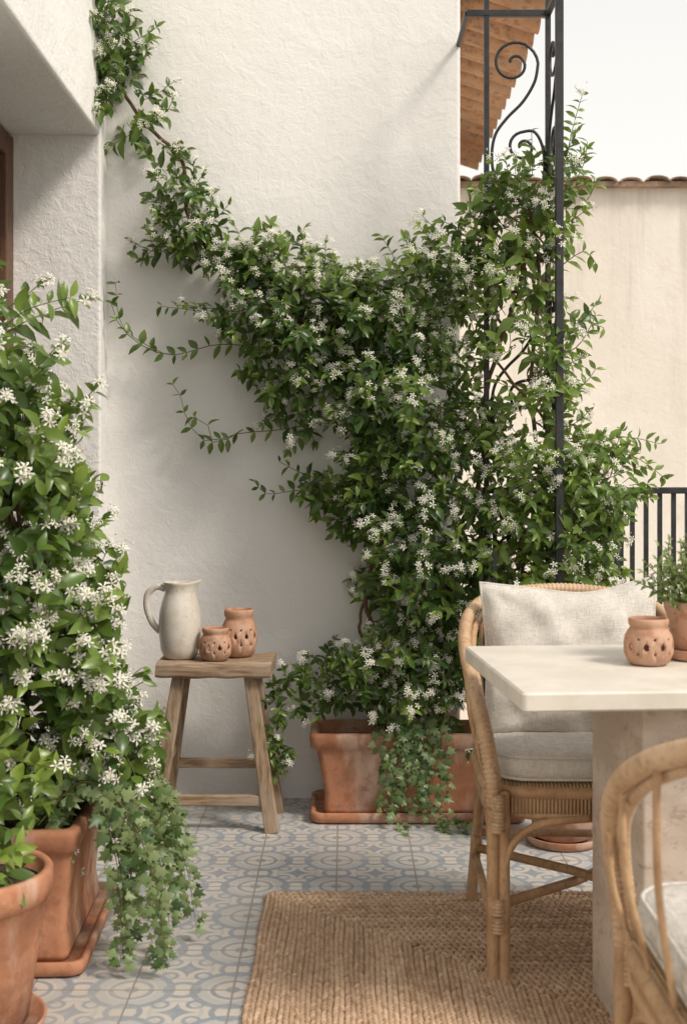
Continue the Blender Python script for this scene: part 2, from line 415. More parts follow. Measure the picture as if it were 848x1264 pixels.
    def obj(s,name,mats=None,parent=None):
        mb=s.mb
        mb.inst(LEAF,s.lp,s.lf,s.ls,2,s.lt)
        mb.inst(IVY,s.ip,s.if_,s.is_,4,s.it)
        if s.fp:
            mb.inst(FLOWER,s.fp,s.ff,s.fs,3,np.tile((.5,.0,.5),(len(s.fp),1)));mb.inst(EYE,s.fp,s.ff,s.fs,3,np.tile((.5,1.,.5),(len(s.fp),1)))
            mb.inst(BUD,s.bp,s.bf,s.bs,3,np.tile((.5,.25,.5),(len(s.bp),1)))
        return mb.obj(name,mats or [M_stem,M_green,M_leaf,M_petal,M_ivy],parent)

# ------------------------------------------------------------------ architecture
WY=4.29
mb=MB();box(mb,-400,400,-400,400,-3.2,-3.0);g=mb.obj("ground",[simple("dry_ground",(.30,.26,.2),(.22,.2,.14),.4,.95)])
mb=MB();box(mb,-1.6,3.2,-2.5,4.55,-.2,0);mb.obj("terrace_floor",[M_floor])
mb=MB();box(mb,-1.55,3.15,-2.45,4.5,-3.0,-.2);mb.obj("terrace_base",[M_wall])
mb=MB();box(mb,-2.6,.412,WY,WY+.28,-0.19,4.6);bevel(mb.obj("stucco_wall",[M_wall]),.012)
e=empty("house_side_wall")
mb=MB();box(mb,-1.6,-.832,4.17,WY+.002,.0,4.6);bevel(mb.obj("pier",[M_wall2],e),.01)
mb=MB();box(mb,-1.598,-.834,-2.5,4.175,2.306,4.598);bevel(mb.obj("lintel",[M_wall2],e),.012)
mb=MB()
box(mb,-1.6,-1.13,4.085,4.172,0,2.3);box(mb,-1.6,-1.13,3.1,3.17,0,2.3);box(mb,-1.6,-1.13,3.17,4.085,2.22,2.3);box(mb,-1.6,-1.13,3.17,4.085,0,.12);bevel(mb.obj("door_frame",[M_brown],e),.006)
mb=MB();box(mb,-1.3,-1.27,3.17,4.085,.12,2.22);mb.obj("door_glass",[M_glass],e)
mb=MB();box(mb,-1.6,-1.12,-2.5,3.1,0,2.3);mb.obj("recess_wall",[M_wall],e)

# background boundary wall with tiled coping
e=empty("boundary_wall")
mb=MB();box(mb,.1,9,8.0,8.3,-3,3.02);mb.obj("wall_body",[M_bg],e)
def barrel_row(mb,x0,x1,yc,z,pitch,depth,r):
    x=x0
    while x<x1:
        V=[];F=[];n=8
        jj=U(-.012,.012)
        for s_,rr,dz in((0,r,0),(1,r*.9,.0)):
            for k in range(n+1):
                a=math.pi*k/n;V.append((x+rr*math.cos(a),yc-depth/2+s_*depth,z+jj+rr*.42*math.sin(a)))
        for s_,rr in((0,r-.014),(1,r*.9-.014)):
            for k in range(n+1):
                a=math.pi*k/n;V.append((x+rr*math.cos(a),yc-depth/2+s_*depth,z+jj+rr*.42*math.sin(a)))
        m=n+1
        for k in range(n):
            F+=[(k,k+1,m+k+1,m+k),(2*m+k+1,2*m+k,3*m+k,3*m+k+1),(k+1,k,2*m+k,2*m+k+1)]
        mb.add(V,F,0,(R(),R(),.5),True);x+=pitch*U(.9,1.1)
M_tile=terracotta("roof_tile",(.42,.30,.22),(.30,.22,.17),.7)
mb=MB();box(mb,.08,9.02,7.93,8.37,3.02,3.05);barrel_row(mb,.15,9,8.15,3.045,.16,.5,.078);mb.obj("coping_tiles",[M_tile],e)

# neighbouring house with tiled eave
e=empty("neighbour_house")
mb=MB();box(mb,-5,.45,4.9,8.75,-3,3.5);mb.obj("walls",[M_bg],e)
mb=MB();pitch=.21
y=5.0;sl=math.tan(math.radians(17))
while y<8.8:
    for lay in(0,1):
        yy=y+(pitch/2 if lay else 0)
        V=[];F=[];n=8;m=n+1;xs=[.93-lay*.02-.33*k for k in range(8)]
        for c_ in range(7):
            xa,xb=xs[c_]+.04,xs[c_+1];base=len(V)
            for xx,r_,up_ in((xa,.090,.012),(xb,.072,.0)):
                for th in(0,.014):
                    for k in range(m):
                        a=math.pi*k/n
                        sgn=1 if lay else -1
                        V.append((xx,yy+(r_-th*1)*math.cos(a),3.42+(.93-xx)*sl+up_+ (.035 if lay else 0)+sgn*(r_-th)*.95*math.sin(a)))
            A,B,C,D=base,base+m,base+2*m,base+3*m
            for k in range(n):F+=[(A+k,A+k+1,C+k+1,C+k),(B+k,B+k+1,D+k+1,D+k),(A+k,A+k+1,B+k+1,B+k)]
        mb.add(V,F,0,(R(),.5,.5))
    y+=pitch
mb.obj("roof_tiles",[terracotta("eave_tile",(.78,.50,.32),(.68,.40,.24),.45)],e)  # tile colour lightened to stand in for warm sunlight bounced under the eave

# ------------------------------------------------------------------ iron trellis
def spiral(c,r0,r1,a1,turns,n=30,plane='xz',y=0):
    P=[]
    for i in range(n+1):
        t=i/n;r=r0+(r1-r0)*t**.9;a=a1-turns*2*math.pi*(1-t)
        h=c[0]+r*math.cos(a);v=c[1]+r*math.sin(a)
        P.append((h,y,v) if plane=='xz' else (y,h,v))
    return P
mb=MB()
def sq(p,q,w): beam(mb,p,q,w,w,b=.08)
TX0,TX1,TY0,TY1,TZ=.47,.672,4.0,3.79,2.66
sq((TX0,TY0,.02),(TX0,TY0,TZ+.45),.017);sq((TX1,TY0,.02),(TX1,TY0,TZ+.45),.017);sq((TX1,TY1,.02),(TX1,TY1,TZ+.45),.024);sq((TX0,TY1,.02),(TX0,TY1,.9),.016)
for z in(TZ,1.85,1.05,.3):
    sq((TX0 if z<TZ else .405,TY0,z),(TX1,TY0,z),.02);sq((TX1+.0,TY0,z),(TX1,TY1,z),.018)
sq((.405,TY0,TZ),(.405,WY+.02,TZ),.014)
def scroll_panel(zt,plane,a,b,y):
    w=b-a;r=.0052
    def pt(h,v):return (a+h*w,y,zt-v) if plane=='xz' else (y,a+h*w,zt-v)
    s1=spiral((a+w*.44,zt-.165),.012,w*.42,0,-1.45,34,plane,y)
    P=s1+[tuple(p) for p in smooth_path([s1[-1],pt(.80,.225),pt(.60,.29),pt(.32,.345),pt(.12,.40),pt(.06,.47),pt(.12,.54),pt(.35,.60),pt(.7,.63),pt(.95,.66)],6)[1:]]
    tube(mb,P,r,7)
    s2=spiral((a+w*.60,zt-.440),.010,w*.26,math.pi*.55,-1.25,26,plane,y)
    tube(mb,s2+[tuple(p) for p in smooth_path([s2[-1],pt(.80,.390),pt(.95,.45),pt(.97,.55)],5)[1:]],r,7)
for zt in(TZ,1.84,1.04):
    scroll_panel(zt,'xz',TX0+.006,TX1-.006,TY0);scroll_panel(zt,'yz',TY0-.006,TY1+.006,TX1)
mb.obj("iron_trellis",[M_iron])
# railing
mb=MB();RY=4.16
def rail(p,q,w,h):beam(mb,p,q,h,w,side=(0,0,1))
rail((.43,RY,1.088),(3.1,RY,1.088),.04,.022);rail((.43,RY,.10),(3.1,RY,.10),.03,.016)
x=.47;i=0
while x<3.1:
    w=.03 if i%12==10 else .015
    beam(mb,(x,RY,.0),(x,RY,1.078),w,w,b=.08);x+=.047;i+=1
rail((3.1,RY,1.085),(3.1,-2.4,1.085),.04,.022);rail((3.1,RY,.1),(3.1,-2.4,.1),.03,.016)
y=-2.3
while y<4.1:beam(mb,(3.1,y,0),(3.1,y,1.075),.014,.014,b=.08);y+=.1
mb.obj("iron_railing",[M_iron])

# ------------------------------------------------------------------ pots
def planter(name,c,hx,hy,H,rz=0,mat=M_terra):
    e=empty(name);mb=MB();t=.022;k=.86
    tz=lambda z:k+(1-k)*z/H
    rings=[(hx*k,hy*k,.02,.025),(hx*tz(.04*H+.02),hy*tz(.06*H),.022,.04)]
    for q in(.25,.5,.78):rings.append((hx*tz(q*H)-.012,hy*tz(q*H)-.012,.022,.025+q*(H-.03)))
    rings+=[(hx-.014,hy-.014,.022,H-.055),(hx-.002,hy-.002,.024,H-.048),(hx+.002,hy+.002,.026,H-.015),(hx,hy,.026,H-.003),(hx-.008,hy-.008,.022,H),(hx-.02,hy-.02,.018,H),(hx-.026,hy-.026,.018,H-.006),(hx-.035,hy-.035,.015,H-.045),(hx-.04,hy-.04,.015,H-.06)]
    stack(mb,rings,0,c,5,True,False,rz);mb.obj("body",[mat],e)
    mb=MB();stack(mb,[(hx-.03,hy-.03,.015,H-.09),(hx-.032,hy-.032,.015,H-.04)],0,c,5,False,True,rz);mb.obj("soil",[M_soil],e)
    mb=MB();a,b=hx*k+.045,hy*k+.04
    stack(mb,[(a-.01,b-.01,.03,.002),(a,b,.035,.008),(a+.004,b+.004,.036,.034),(a,b,.035,.038),(a-.01,b-.01,.03,.036),(a-.016,b-.016,.03,.024)],0,c,5,True,True,rz);mb.obj("saucer",[mat],e)
    return e
def roundpot(name,c,r,H,mat=M_terra,saucer=True,z0=0,k=.72):
    e=empty(name);mb=MB();b=r*k;s0=.022 if saucer else 0
    rim=min(.06,H*.2)
    lathe(mb,[(b*.9,s0),(b,s0+.004),(b+(r-b)*.5,s0+(H-s0)*.5),(r*.965,H-rim),(r*1.0,H-rim+.004),(r*1.03,H-rim*.6),(r*1.03,H-.006),(r*1.0,H),(r*.93,H),(r*.91,H-.006),(r*.88,H-rim)],(c[0],c[1],z0),48);mb.obj("body",[mat],e)
    mb=MB();lathe(mb,[(r*.9,H-rim*.9),(r*.9,H-rim*.6),(.5*r,H-rim*.5)],(c[0],c[1],z0),32);mb.obj("soil",[M_soil],e)
    if saucer:
        mb=MB();w=b*1.32;h=min(.03,.12*H+.008);lathe(mb,[(w*.85,.001),(w*.93,.004),(w,h*.9),(w*.99,h),(w*.95,h*.95),(w*.9,h*.5)],(c[0],c[1],z0),44);mb.obj("saucer",[mat],e)
    return e
PL=planter("terracotta_planter",(.245,4.11),.355,.125,.29)
PL2=planter("terracotta_planter",(-.83,3.02),.215,.27,.335,rz=.04)
roundpot("terracotta_flower_pot",(-.765,2.50),.16,.335)
roundpot("terracotta_flower_pot",(.68,3.78),.125,.30)

# ------------------------------------------------------------------ climbing jasmine
def G(u,v,r,y):
    k=y/1500;return ((u-424)*k,y,1.15+(583-v)*k,r*k)
def wc(q):
    if q.x<.43:
        if q.y>WY-.008:q.y=WY-.008-.01*R()
    if q.x<-.83 and q.y>3.2 and q.z>2.28:q.x=-.82+.01*R()
    elif q.x<-.824 and q.y>4.1:q.x=-.82
    if q.z<.02:q.z=.02
    return q
# leave the ironwork's top scrolls free of foliage
J=Plant(wc,keep=lambda q:not(.44<q.x<.63 and q.z>2.22))
A=[G(85,-90,28,4.1),G(100,5,32,4.14),G(135,75,36,4.2),G(158,145,34,4.2),G(208,185,14,4.22),G(228,240,24,4.22),G(235,290,32,4.2),G(285,325,34,4.2),G(340,350,40,4.18),G(400,380,44,4.17)]
J.fill(A,270,L=(.06,.15),depth=.05,fl=.46,gap=-.3)
B=[G(300,375,28,4.18),G(370,400,46,4.16),G(440,420,60,4.14),G(500,480,72,4.08),G(525,560,72,4.05),G(545,640,77,4.02),G(545,710,72,4.02),G(530,780,56,4.05),G(530,850,44,4.08)]
J.fill(B,640,L=(.07,.2),depth=.14,fl=.44,gap=-.4)
C=[G(420,385,30,4.18),G(490,375,34,4.16),G(555,360,42,4.12),G(612,300,42,4.02),G(645,250,34,3.96),G(690,215,22,3.92)]
J.fill(C,240,L=(.06,.16),depth=.10,fl=.46,new=.24,gap=-.4)
D=[G(645,270,36,3.93),G(645,330,54,3.93),G(645,420,50,3.93),G(650,500,48,3.93),G(670,580,56,3.9),G(670,660,64,3.9),G(650,720,60,3.93)]
J.fill(D,320,L=(.07,.18),depth=.12,fl=.42,new=.42,gap=-.15)
J.fill([G(690,620,40,3.9),G(725,600,36,3.9),G(770,590,18,3.9)],54,L=(.07,.15),depth=.10,fl=.25,new=.38)
J.fill([G(690,650,40,3.9),G(718,680,36,3.9),G(700,730,30,3.9)],75,L=(.06,.13),depth=.10,fl=.42,new=.25)
J.fill([G(290,425,20,4.2),G(340,455,28,4.2),G(400,490,42,4.17),G(450,520,46,4.15)],115,L=(.06,.15),depth=.07,fl=.42,gap=-.2)
J.fill([G(395,605,12,4.2),G(430,620,26,4.18),G(480,640,40,4.15)],58,L=(.06,.13),depth=.07,fl=.4)
J.fill([G(440,690,10,4.18),G(475,710,22,4.15),G(495,770,28,4.12)],36,L=(.05,.12),depth=.08,fl=.35)
J.fill([G(330,340,10,4.2),G(230,310,14,4.22),G(185,315,10,4.22)],26,L=(.05,.11),depth=.04,fl=.45)
# undergrowth in the long planter
J.fill([G(355,860,12,4.08),G(400,845,28,4.08),G(460,838,36,4.08),G(540,838,38,4.08),G(610,845,36,4.05)],300,ls=.046,L=(.05,.13),depth=.12,fl=.42,gap=-.5)
J.fill([G(345,865,10,4.05),G(340,905,12,4.05),G(348,950,6,4.06)],30,ls=.04,L=(.04,.08),depth=.05,fl=.1,grav=.08,up=-.3)
def TR(pts,y=4.2,**k):
    J.trail([G(u,v,0,y)[:3] for u,v in pts],.0022,.055,**k)
TR([(330,430),(270,425),(215,438),(180,425),(150,400),(143,350)],dens=.75)
TR([(215,438),(185,432),(150,405),(138,375)],dens=.5)
TR([(340,380),(270,385),(215,380),(200,378)],dens=.9,fl=.1)
TR([(400,520),(350,530),(295,535),(255,545),(232,520),(222,485),(214,475)],dens=.5)
TR([(300,530),(265,548),(255,520),(240,515)],dens=.5)
TR([(470,620),(420,610),(370,605),(330,610),(315,595)],dens=.9)
TR([(420,600),(375,585),(345,570)],dens=.8)
TR([(250,330),(210,300),(170,320),(165,300)],dens=.8,fl=.15)
TR([(380,360),(320,335),(290,330)],dens=1)
TR([(480,370),(490,330),(470,290)],dens=1.1,fl=.1)
TR([(440,380),(400,350),(380,325)],dens=1.1,fl=.1)
TR([(690,240),(705,165),(718,118)],y=3.92,dens=1.2,fl=.25,new=.5)
TR([(680,250),(715,215),(725,175)],y=3.92,dens=1.1,new=.5,fl=.3)
TR([(600,290),(615,240),(610,215)],y=3.95,dens=1.2,new=.4,fl=.3)
TR([(680,290),(722,250),(735,225)],y=3.92,dens=1,new=.5,fl=.2)
TR([(690,330),(720,310),(735,325)],y=3.92,dens=1,new=.5)
TR([(680,400),(720,395),(745,405)],y=3.92,dens=1,new=.5)
TR([(690,440),(715,425),(735,390)],y=3.92,dens=1,new=.5)
TR([(690,490),(720,475),(735,455)],y=3.92,dens=1,new=.5)
TR([(700,580),(770,560),(820,590)],y=3.9,dens=1,new=.4)
TR([(700,570),(760,540),(815,548)],y=3.9,dens=1,new=.4)
TR([(700,600),(750,590),(790,575)],y=3.9,dens=1.1,new=.4,fl=.1)
TR([(720,640),(755,625),(775,640)],y=3.9,dens=1,new=.4)
TR([(710,690),(750,680),(765,700)],y=3.9,dens=1,new=.4)
def WS(pts,r,y0,y1):
    n=len(pts);P=[G(u,v,0,y0+(y1-y0)*i/(n-1))[:3] for i,(u,v) in enumerate(pts)]
    P=smooth_path(P,8);P=[p+rv(.004) for p in P];tube(J.mb,P,[r*(1-.55*i/len(P)) for i in range(len(P))],7,0)
WS([(520,905),(505,830),(530,760),(515,680),(540,600),(500,500),(440,430),(360,390),(290,350),(235,270),(225,200),(170,140),(120,50),(100,-60)],.012,4.12,4.24)
WS([(500,905),(470,800),(450,730),(480,650),(500,560),(430,490),(340,420)],.009,4.12,4.22)
WS([(540,905),(560,800),(545,700),(590,600),(600,480),(640,360),(660,270),(695,210)],.011,4.12,3.95)
WS([(480,905),(455,820),(445,760),(470,700),(440,640),(380,600)],.007,4.12,4.24)
WS([(600,905),(640,780),(670,640),(655,480),(665,330),(650,240)],.010,4.0,3.95)
WS([(510,905),(540,790),(500,700),(520,620)],.006,4.05,4.1)
WS([(620,700),(690,560),(610,430),(690,330),(620,260)],.006,3.95,3.95)
J.obj("climbing_jasmine")
print("leaves",len(J.lp),"flowers",len(J.fp))

# ivy spilling from the long planter
I=Plant(lambda q:q if q.z>.012 else Vector((q.x,q.y,.012)),view=(.1,-.9,.3))
for k in range(9):
    x0=U(.08,.32);ln=U(.08,.32);dx=U(-.04,.08)
    zb=max(.03,.30-ln)
    I.trail([(x0,4.1,.29),(x0+.1*dx,4.0,.325),(x0+dx*.5,3.965,.27),(x0+dx,3.955,(.27+zb)/2),(x0+dx*1.3,3.945,zb)],.0016,.037,new=.25,ivy=True,dens=.95)
for x0,dx in((.2,.1),(.16,.02),(.28,.06),(.22,.06)):
    I.trail([(x0,4.0,.32),(x0+.4*dx,3.96,.2),(x0+.8*dx,3.95,.08),(x0+dx,3.92,.02),(x0+dx*1.9,3.86,.015)],.0016,.037,new=.25,ivy=True,dens=.95)
I.obj("ivy")

# ------------------------------------------------------------------ left jasmine
def lc(q):
    if q.x<-1.1:q.x=-1.1+.02*R()
    if q.z<.02:q.z=.02
    return q
K=Plant(lc,view=(.3,-.7,.6),keep=lambda q:(q.x*3/q.y<-.535) if q.z>.66 else (q.x*3/q.y<-.43))
K.fill([(-.86,2.98,.42,.21),(-.80,2.95,.62,.24),(-.81,2.93,.85,.22),(-.87,2.92,1.05,.19),(-.87,2.9,1.22,.17),(-.90,2.9,1.38,.15),(-.96,2.9,1.53,.08)],560,ls=.080,L=(.1,.24),depth=.22,fl=.60,new=.28,gap=-.7,fs=.0155,nf=(4,10))
K.fill([(-.64,2.95,.62,.09),(-.56,2.95,.53,.08),(-.62,2.95,.44,.08)],65,ls=.068,L=(.08,.14),depth=.14,fl=.5,new=.25,fs=.015,nf=(4,9))
for pts in([(-.8,2.9,1.2),(-.70,2.85,1.22),(-.62,2.85,1.25)],[(-.85,2.9,1.45),(-.76,2.88,1.53),(-.64,2.85,1.56)],[(-.95,2.9,1.5),(-.88,2.88,1.62),(-.86,2.88,1.68)]):
    K.trail(pts,.002,.07,new=.5,dens=1,fl=.15)
for k in range(6):
    P=smooth_path([(-.84+U(-.08,.08),3+U(-.1,.1),.28),(-.84+U(-.1,.1),2.95+U(-.1,.1),.7),(-.86+U(-.08,.08),2.92,1.1),(-.9,2.9,1.4)],6);tube(K.mb,P,[.009*(1-.6*i/len(P)) for i in range(len(P))],6,0)
K.obj("potted_jasmine")
I=Plant(lc,view=(.2,-.85,.35))
for k in range(21):
    y0=U(2.78,3.26);ln=U(.2,.62);x0=-.62;dx=U(.02,.22)
    zb=max(.04,.44-ln)
    I.trail([(x0-.08,y0,.34),(x0+.02,y0,.44),(x0+.04+dx*.5,y0-.02,.38),(x0+.06+dx*.8,y0-.03,(.38+zb)/2),(x0+.05+dx,y0-.04,zb)],.0017,.038,new=.28,ivy=True,dens=1.15)
I.obj("ivy")
S=Plant(lambda q:q,view=(.2,-.6,.7))
S.fill([(-.76,2.5,.34,.07),(-.77,2.5,.41,.10),(-.80,2.5,.47,.08)],38,ls=.07,L=(.05,.11),depth=.10,fl=.2,new=.35,fs=.013)
S.obj("potted_shrub")

# ------------------------------------------------------------------ stool
e=empty("wooden_stool",(-.415,4.0,0),-.02)
mb=MB()
V=[];F=[];nx=24;hx,hy,z0,z1=.185,.115,.492,.542
prof=[(hy-.006,z0),(hy,z0+.008),(hy+.001,z1-.012),(hy-.004,z1-.003),(hy-.012,z1)]
ring=[(-a,b) for a,b in prof]+[(a,b) for a,b in prof[::-1]]
for i in range(nx+1):
    t=i/nx;x=-hx+2*hx*t;s_=1-.02*(abs(2*t-1)**12)
    for a,b in ring:V.append((x+.003*math.sin(b*90+a*30),a*s_+.0025*math.sin(x*21+(a>0)*2),b-.002*math.cos(x*9)+(.0015*math.sin(x*60+a*40))))
m=len(ring)
for i in range(nx):
    for k in range(m):F.append((i*m+k,i*m+(k+1)%m,(i+1)*m+(k+1)%m,(i+1)*m+k))
F+=[tuple(range(m))[::-1],tuple(nx*m+k for k in range(m))];mb.add(V,F,0,smooth=False);mb.obj("seat_plank",[M_wood],e)
mb=MB()
legs={}
for sx in(-1,1):
    for sy in(-1,1):
        a=(sx*.115,sy*.07,.495);b=(sx*.19,sy*.115,0);legs[sx,sy]=(Vector(a),Vector(b));beam(mb,a,b,.040,.030,w2=.046,t2=.034,side=(1,0,0))
mb.obj("legs",[M_woodv],e)
mb=MB()
for sy in(-1,1):
    a,b=legs[-1,sy];c,d=legs[1,sy];z=.10 if sy<0 else .17;t=1-z/.495
    p=a.lerp(b,t);q=c.lerp(d,t);beam(mb,p-Vector((.02,0,0)),q+Vector((.02,0,0)),.032,.022,side=(0,0,1))
for sx in(-1,1):
    a,b=legs[sx,-1];c,d=legs[sx,1];p=a.lerp(b,.55);q=c.lerp(d,.55);beam(mb,p,q,.03,.02,side=(0,0,1))
mb.obj("stretchers",[M_wood],e)

# jug
e=empty("ceramic_jug",(-.535,3.98,.543));mb=MB();seg=48
prof=[(.047,0),(.053,.003),(.063,.03),(.068,.075),(.069,.12),(.066,.155),(.058,.185),(.051,.205),(.048,.22),(.052,.240),(.056,.248),(.053,.249),(.047,.240),(.042,.22),(.044,.20),(.05,.18),(.06,.12),(.05,.02)]
V=[];F=[]
for r,z in prof:
    for k in range(seg):
        a=2*math.pi*k/seg;f=1+max(0,math.cos(a))**10*.30*max(0,(z-.2)/.05);V.append((r*f*math.cos(a),r*math.sin(a),z+.006*max(0,math.cos(a))**6*(z>.235)))
for i in range(len(prof)-1):
    for k in range(seg):k2=(k+1)%seg;F.append((i*seg+k,i*seg+k2,(i+1)*seg+k2,(i+1)*seg+k))
F+=[tuple(range(seg))[::-1],tuple((len(prof)-1)*seg+k for k in range(seg))];mb.add(V,F);mb.obj("body",[M_glaze],e)
mb=MB();tube(mb,smooth_path([(-.048,0,.225),(-.075,0,.232),(-.104,0,.21),(-.108,0,.165),(-.09,0,.115),(-.063,0,.085)],8),.0085,10,flat=1.3);mb.obj("handle",[M_glaze],e)

# pierced lanterns
def lantern(c,r,H,n1=9,z1=.42,h1=.125):
    mb=MB()
    o=[(.66,0),(.84,.06),(.99,.26),(1.0,.45),(.95,.62),(.80,.76),(.72,.81),(.80,.86),(.82,.95),(.78,1.0)]
    i_=[(.70,1.0),(.70,.93),(.62,.8),(.70,.74),(.86,.61),(.90,.45),(.88,.28),(.74,.12),(.5,.08)]
    lathe(mb,[(a*r,b*H) for a,b in o+i_],(0,0,0),40)
    ob=mb.obj("terracotta_lantern",[M_terra2]);cut=MB()
    def hole(a,z,rr,up=1.3,d=0):
        n=10;ca,sa=math.cos(a),math.sin(a);V=[]
        for L in(.45*r,1.4*r):
            for k in range(n):
                b=2*math.pi*k/n;h=rr*math.cos(b);v=rr*up*math.sin(b)
                if up>1.2 and math.sin(b)>0:h*=(1-.4*math.sin(b))
                V.append((ca*L-sa*h,sa*L+ca*h,z+v))
        cut.add(V,[(k,(k+1)%n,n+(k+1)%n,n+k) for k in range(n)]+[tuple(range(n))[::-1],tuple(range(n,2*n))])
    for k in range(n1):hole(2*math.pi*k/n1+.2,z1*H,h1*r)
    for k in range(n1):hole(2*math.pi*k/n1+.2+math.pi/n1,.27*H,.055*r,1);hole(2*math.pi*k/n1+.2+math.pi/n1,.58*H,.055*r,1)
    co=cut.obj("cutter",[]);
    bm=ob.modifiers.new("b","BOOLEAN");bm.operation='DIFFERENCE';bm.object=co;bm.solver='EXACT'
    dg=bpy.context.evaluated_depsgraph_get();me=bpy.data.meshes.new_from_object(ob.evaluated_get(dg))
    if len(me.polygons)>50:
        ob.modifiers.clear();ob.data=me
    else:ob.modifiers.clear()
    bpy.data.objects.remove(co)
    ob.location=c
lantern((-.415,3.94,.542),.053,.105)
lantern((-.345,4.02,.543),.060,.155,10,.45,.11)

# ------------------------------------------------------------------ rug
mb=MB()
X0,X1,Y0,Y1=-.21,1.45,.7,3.30
stack(mb,[((X1-X0)/2-.004,(Y1-Y0)/2-.004,.01,.003),((X1-X0)/2-.006,(Y1-Y0)/2-.006,.01,.007)],0,((X0+X1)/2,(Y0+Y1)/2),tint=(.0,.5,.5))
lump=[];n=6
for rr,z in((1,0),(.82,.6)):
    for k in range(n):a=2*math.pi*k/n;lump.append((rr*math.cos(a),rr*math.sin(a),z))
lump.append((0,0,1));LF=[(k,(k+1)%n,n+(k+1)%n,n+k) for k in range(n)]+[(n+k,n+(k+1)%n,2*n) for k in range(n)]
w=.0235;st=.016;pos=[];fr=[];sc=[];tt=[]
k=0
while (k+.5)*w<(X1-X0)/2:
    ins=(k+.5)*w;cs=[(X0+ins,Y0+ins),(X1-ins,Y0+ins),(X1-ins,Y1-ins),(X0+ins,Y1-ins)];rowt=U(.35,.75)
    for j in range(4):
        a=Vector(cs[j]);b=Vector(cs[(j+1)%4]);L=(b-a).length
        if L<.01:continue
        d=(b-a)/L;nn=Vector((-d.y,d.x));m=max(1,int(L/st));
        for q in range(m):
            c=a+d*((q+.5)/m*L)
            if c.y<1.2: continue
            for sg in(1,-1):
                ang=math.atan2(d.y,d.x)+sg*math.radians(34)+U(-.15,.15);off=nn*sg*.0049+d*(sg*st*.25)
                pos.append((c.x+off.x+U(-.001,.001)+.0018*math.sin(c.y*14+k),c.y+off.y+U(-.001,.001)+.0018*math.sin(c.x*14+k*2),.0065+U(-.001,.001)+.0012*math.sin(c.x*9)*math.sin(c.y*7)));fr.append(((math.cos(ang),math.sin(ang),0),(-math.sin(ang),math.cos(ang),0),(0,0,1)))
                sc.append((.0112,.0058,.0088));tt.append((min(1,max(0,random.gauss(rowt,.2))),.5,.5))
    k+=1
mb.inst((lump,LF),pos,fr,sc,0,tt)
for _ in range(260):
    s_=R()
    if s_<.6:p=Vector((X0,U(1.9,Y1),.008));d=Vector((-1,U(-1,1),U(-.1,.4)))
    else:p=Vector((U(X0,1.2),Y1,.008));d=Vector((U(-1,1),1,U(-.1,.4)))
    d=d.normalized()*U(.004,.014);tube(mb,[p,p+d*.6,p+d+Vector((0,0,-.003))],.0005,3,0,(.8,.5,.5),caps=False)
mb.obj("jute_rug",[M_jute])

# ------------------------------------------------------------------ table
ta=math.atan2(.0765,.997);e=empty("stone_table",(.324,2.2,0),ta)
mb=MB()
stack(mb,[(.52-.004,.30-.004,.008,.714),(.52,.30,.01,.718),(.52,.30,.01,.746),(.52-.004,.30-.004,.009,.75)],0,(.52,.30),4,smooth=False);mb.obj("table_top",[M_table],e)
mb=MB();stack(mb,[(.25,.175,.006,.0),(.25,.175,.006,.713)],0,(.51,.29),3,smooth=False);mb.obj("pedestal",[M_trav],e)
lantern((.634,2.53,.751),.051,.096)
roundpot("herb_pot",(.75,2.60),.062,.125,M_terra2,True,.751,.74)
H=Plant(lambda q:q,view=(.1,-.6,.8))
H.fill([(.75,2.6,.87,.05),(.75,2.6,.92,.06)],80,ls=.021,L=(.05,.10),depth=.06,fl=0,new=.35,up=.9)
H.obj("herb_plant",[M_stem,M_green,M_herb,M_petal,M_ivy])

# ------------------------------------------------------------------ rattan armchair
def pillow(mb,W,Hh,T,frame,c,seed=0):
    n=36;V=[];F=[];N=n+1
    fx,fy,fz=[Vector(a) for a in frame];c=Vector(c)
    rs=random.Random(seed);ph=[rs.uniform(0,6) for _ in range(6)]
    for s_ in(1,-1):
        for i in range(N):
            for j in range(N):
                u=-1+2*i/n;v=-1+2*j/n
                x=W*u*(1-.055*(1-v*v));y=Hh*v*(1-.07*(1-u*u))
                th=T*((1-abs(u)**2.4)*(1-abs(v)**2.4))**.55
                wr=(.0045*math.sin(u*9+v*5+ph[0])+.004*math.sin(v*13-u*6+ph[1])+.0035*math.sin(u*17+ph[2])*math.cos(v*7))*min(1,th/T*2)
                cr=0
                for (a,b) in((-1,-1),(1,-1),(-1,1),(1,1)):
                    dd=math.hypot(u-a,v-b);an=math.atan2(v-b,u-a);cr+=.008*math.sin(an*9+a)*math.exp(-dd*2.2)*min(1,dd*3)
                th2=th*(1-.15*math.exp(-((u-.1)**2*6+(v-.3)**2*9)))
                p=c+fx*x+fy*(y-.010*math.cos(u*3)-.004*math.sin(u*5)*(v>0))+fz*(s_*(th2+wr+cr*min(1,th/T*3)));V.append(tuple(p))
    for s_ in range(2):
        o=s_*N*N
        for i in range(n):
            for j in range(n):
                q=(o+i*N+j,o+(i+1)*N+j,o+(i+1)*N+j+1,o+i*N+j+1);F.append(q if s_==0 else q[::-1])
    mb.add(V,F)
    ed=[]
    def P(u,v):return c+fx*(W*u*(1-.055*(1-v*v)))+fy*(Hh*v*(1-.07*(1-u*u))-.010*math.cos(u*3)-.004*math.sin(u*5)*(v>0))
    for i in range(24):ed.append(P(-1+2*i/24,-1))
    for i in range(24):ed.append(P(1,-1+2*i/24))
    for i in range(24):ed.append(P(1-2*i/24,1))
    for i in range(24):ed.append(P(-1,1-2*i/24))
    tube(mb,ed,.0035,6,closed=True)
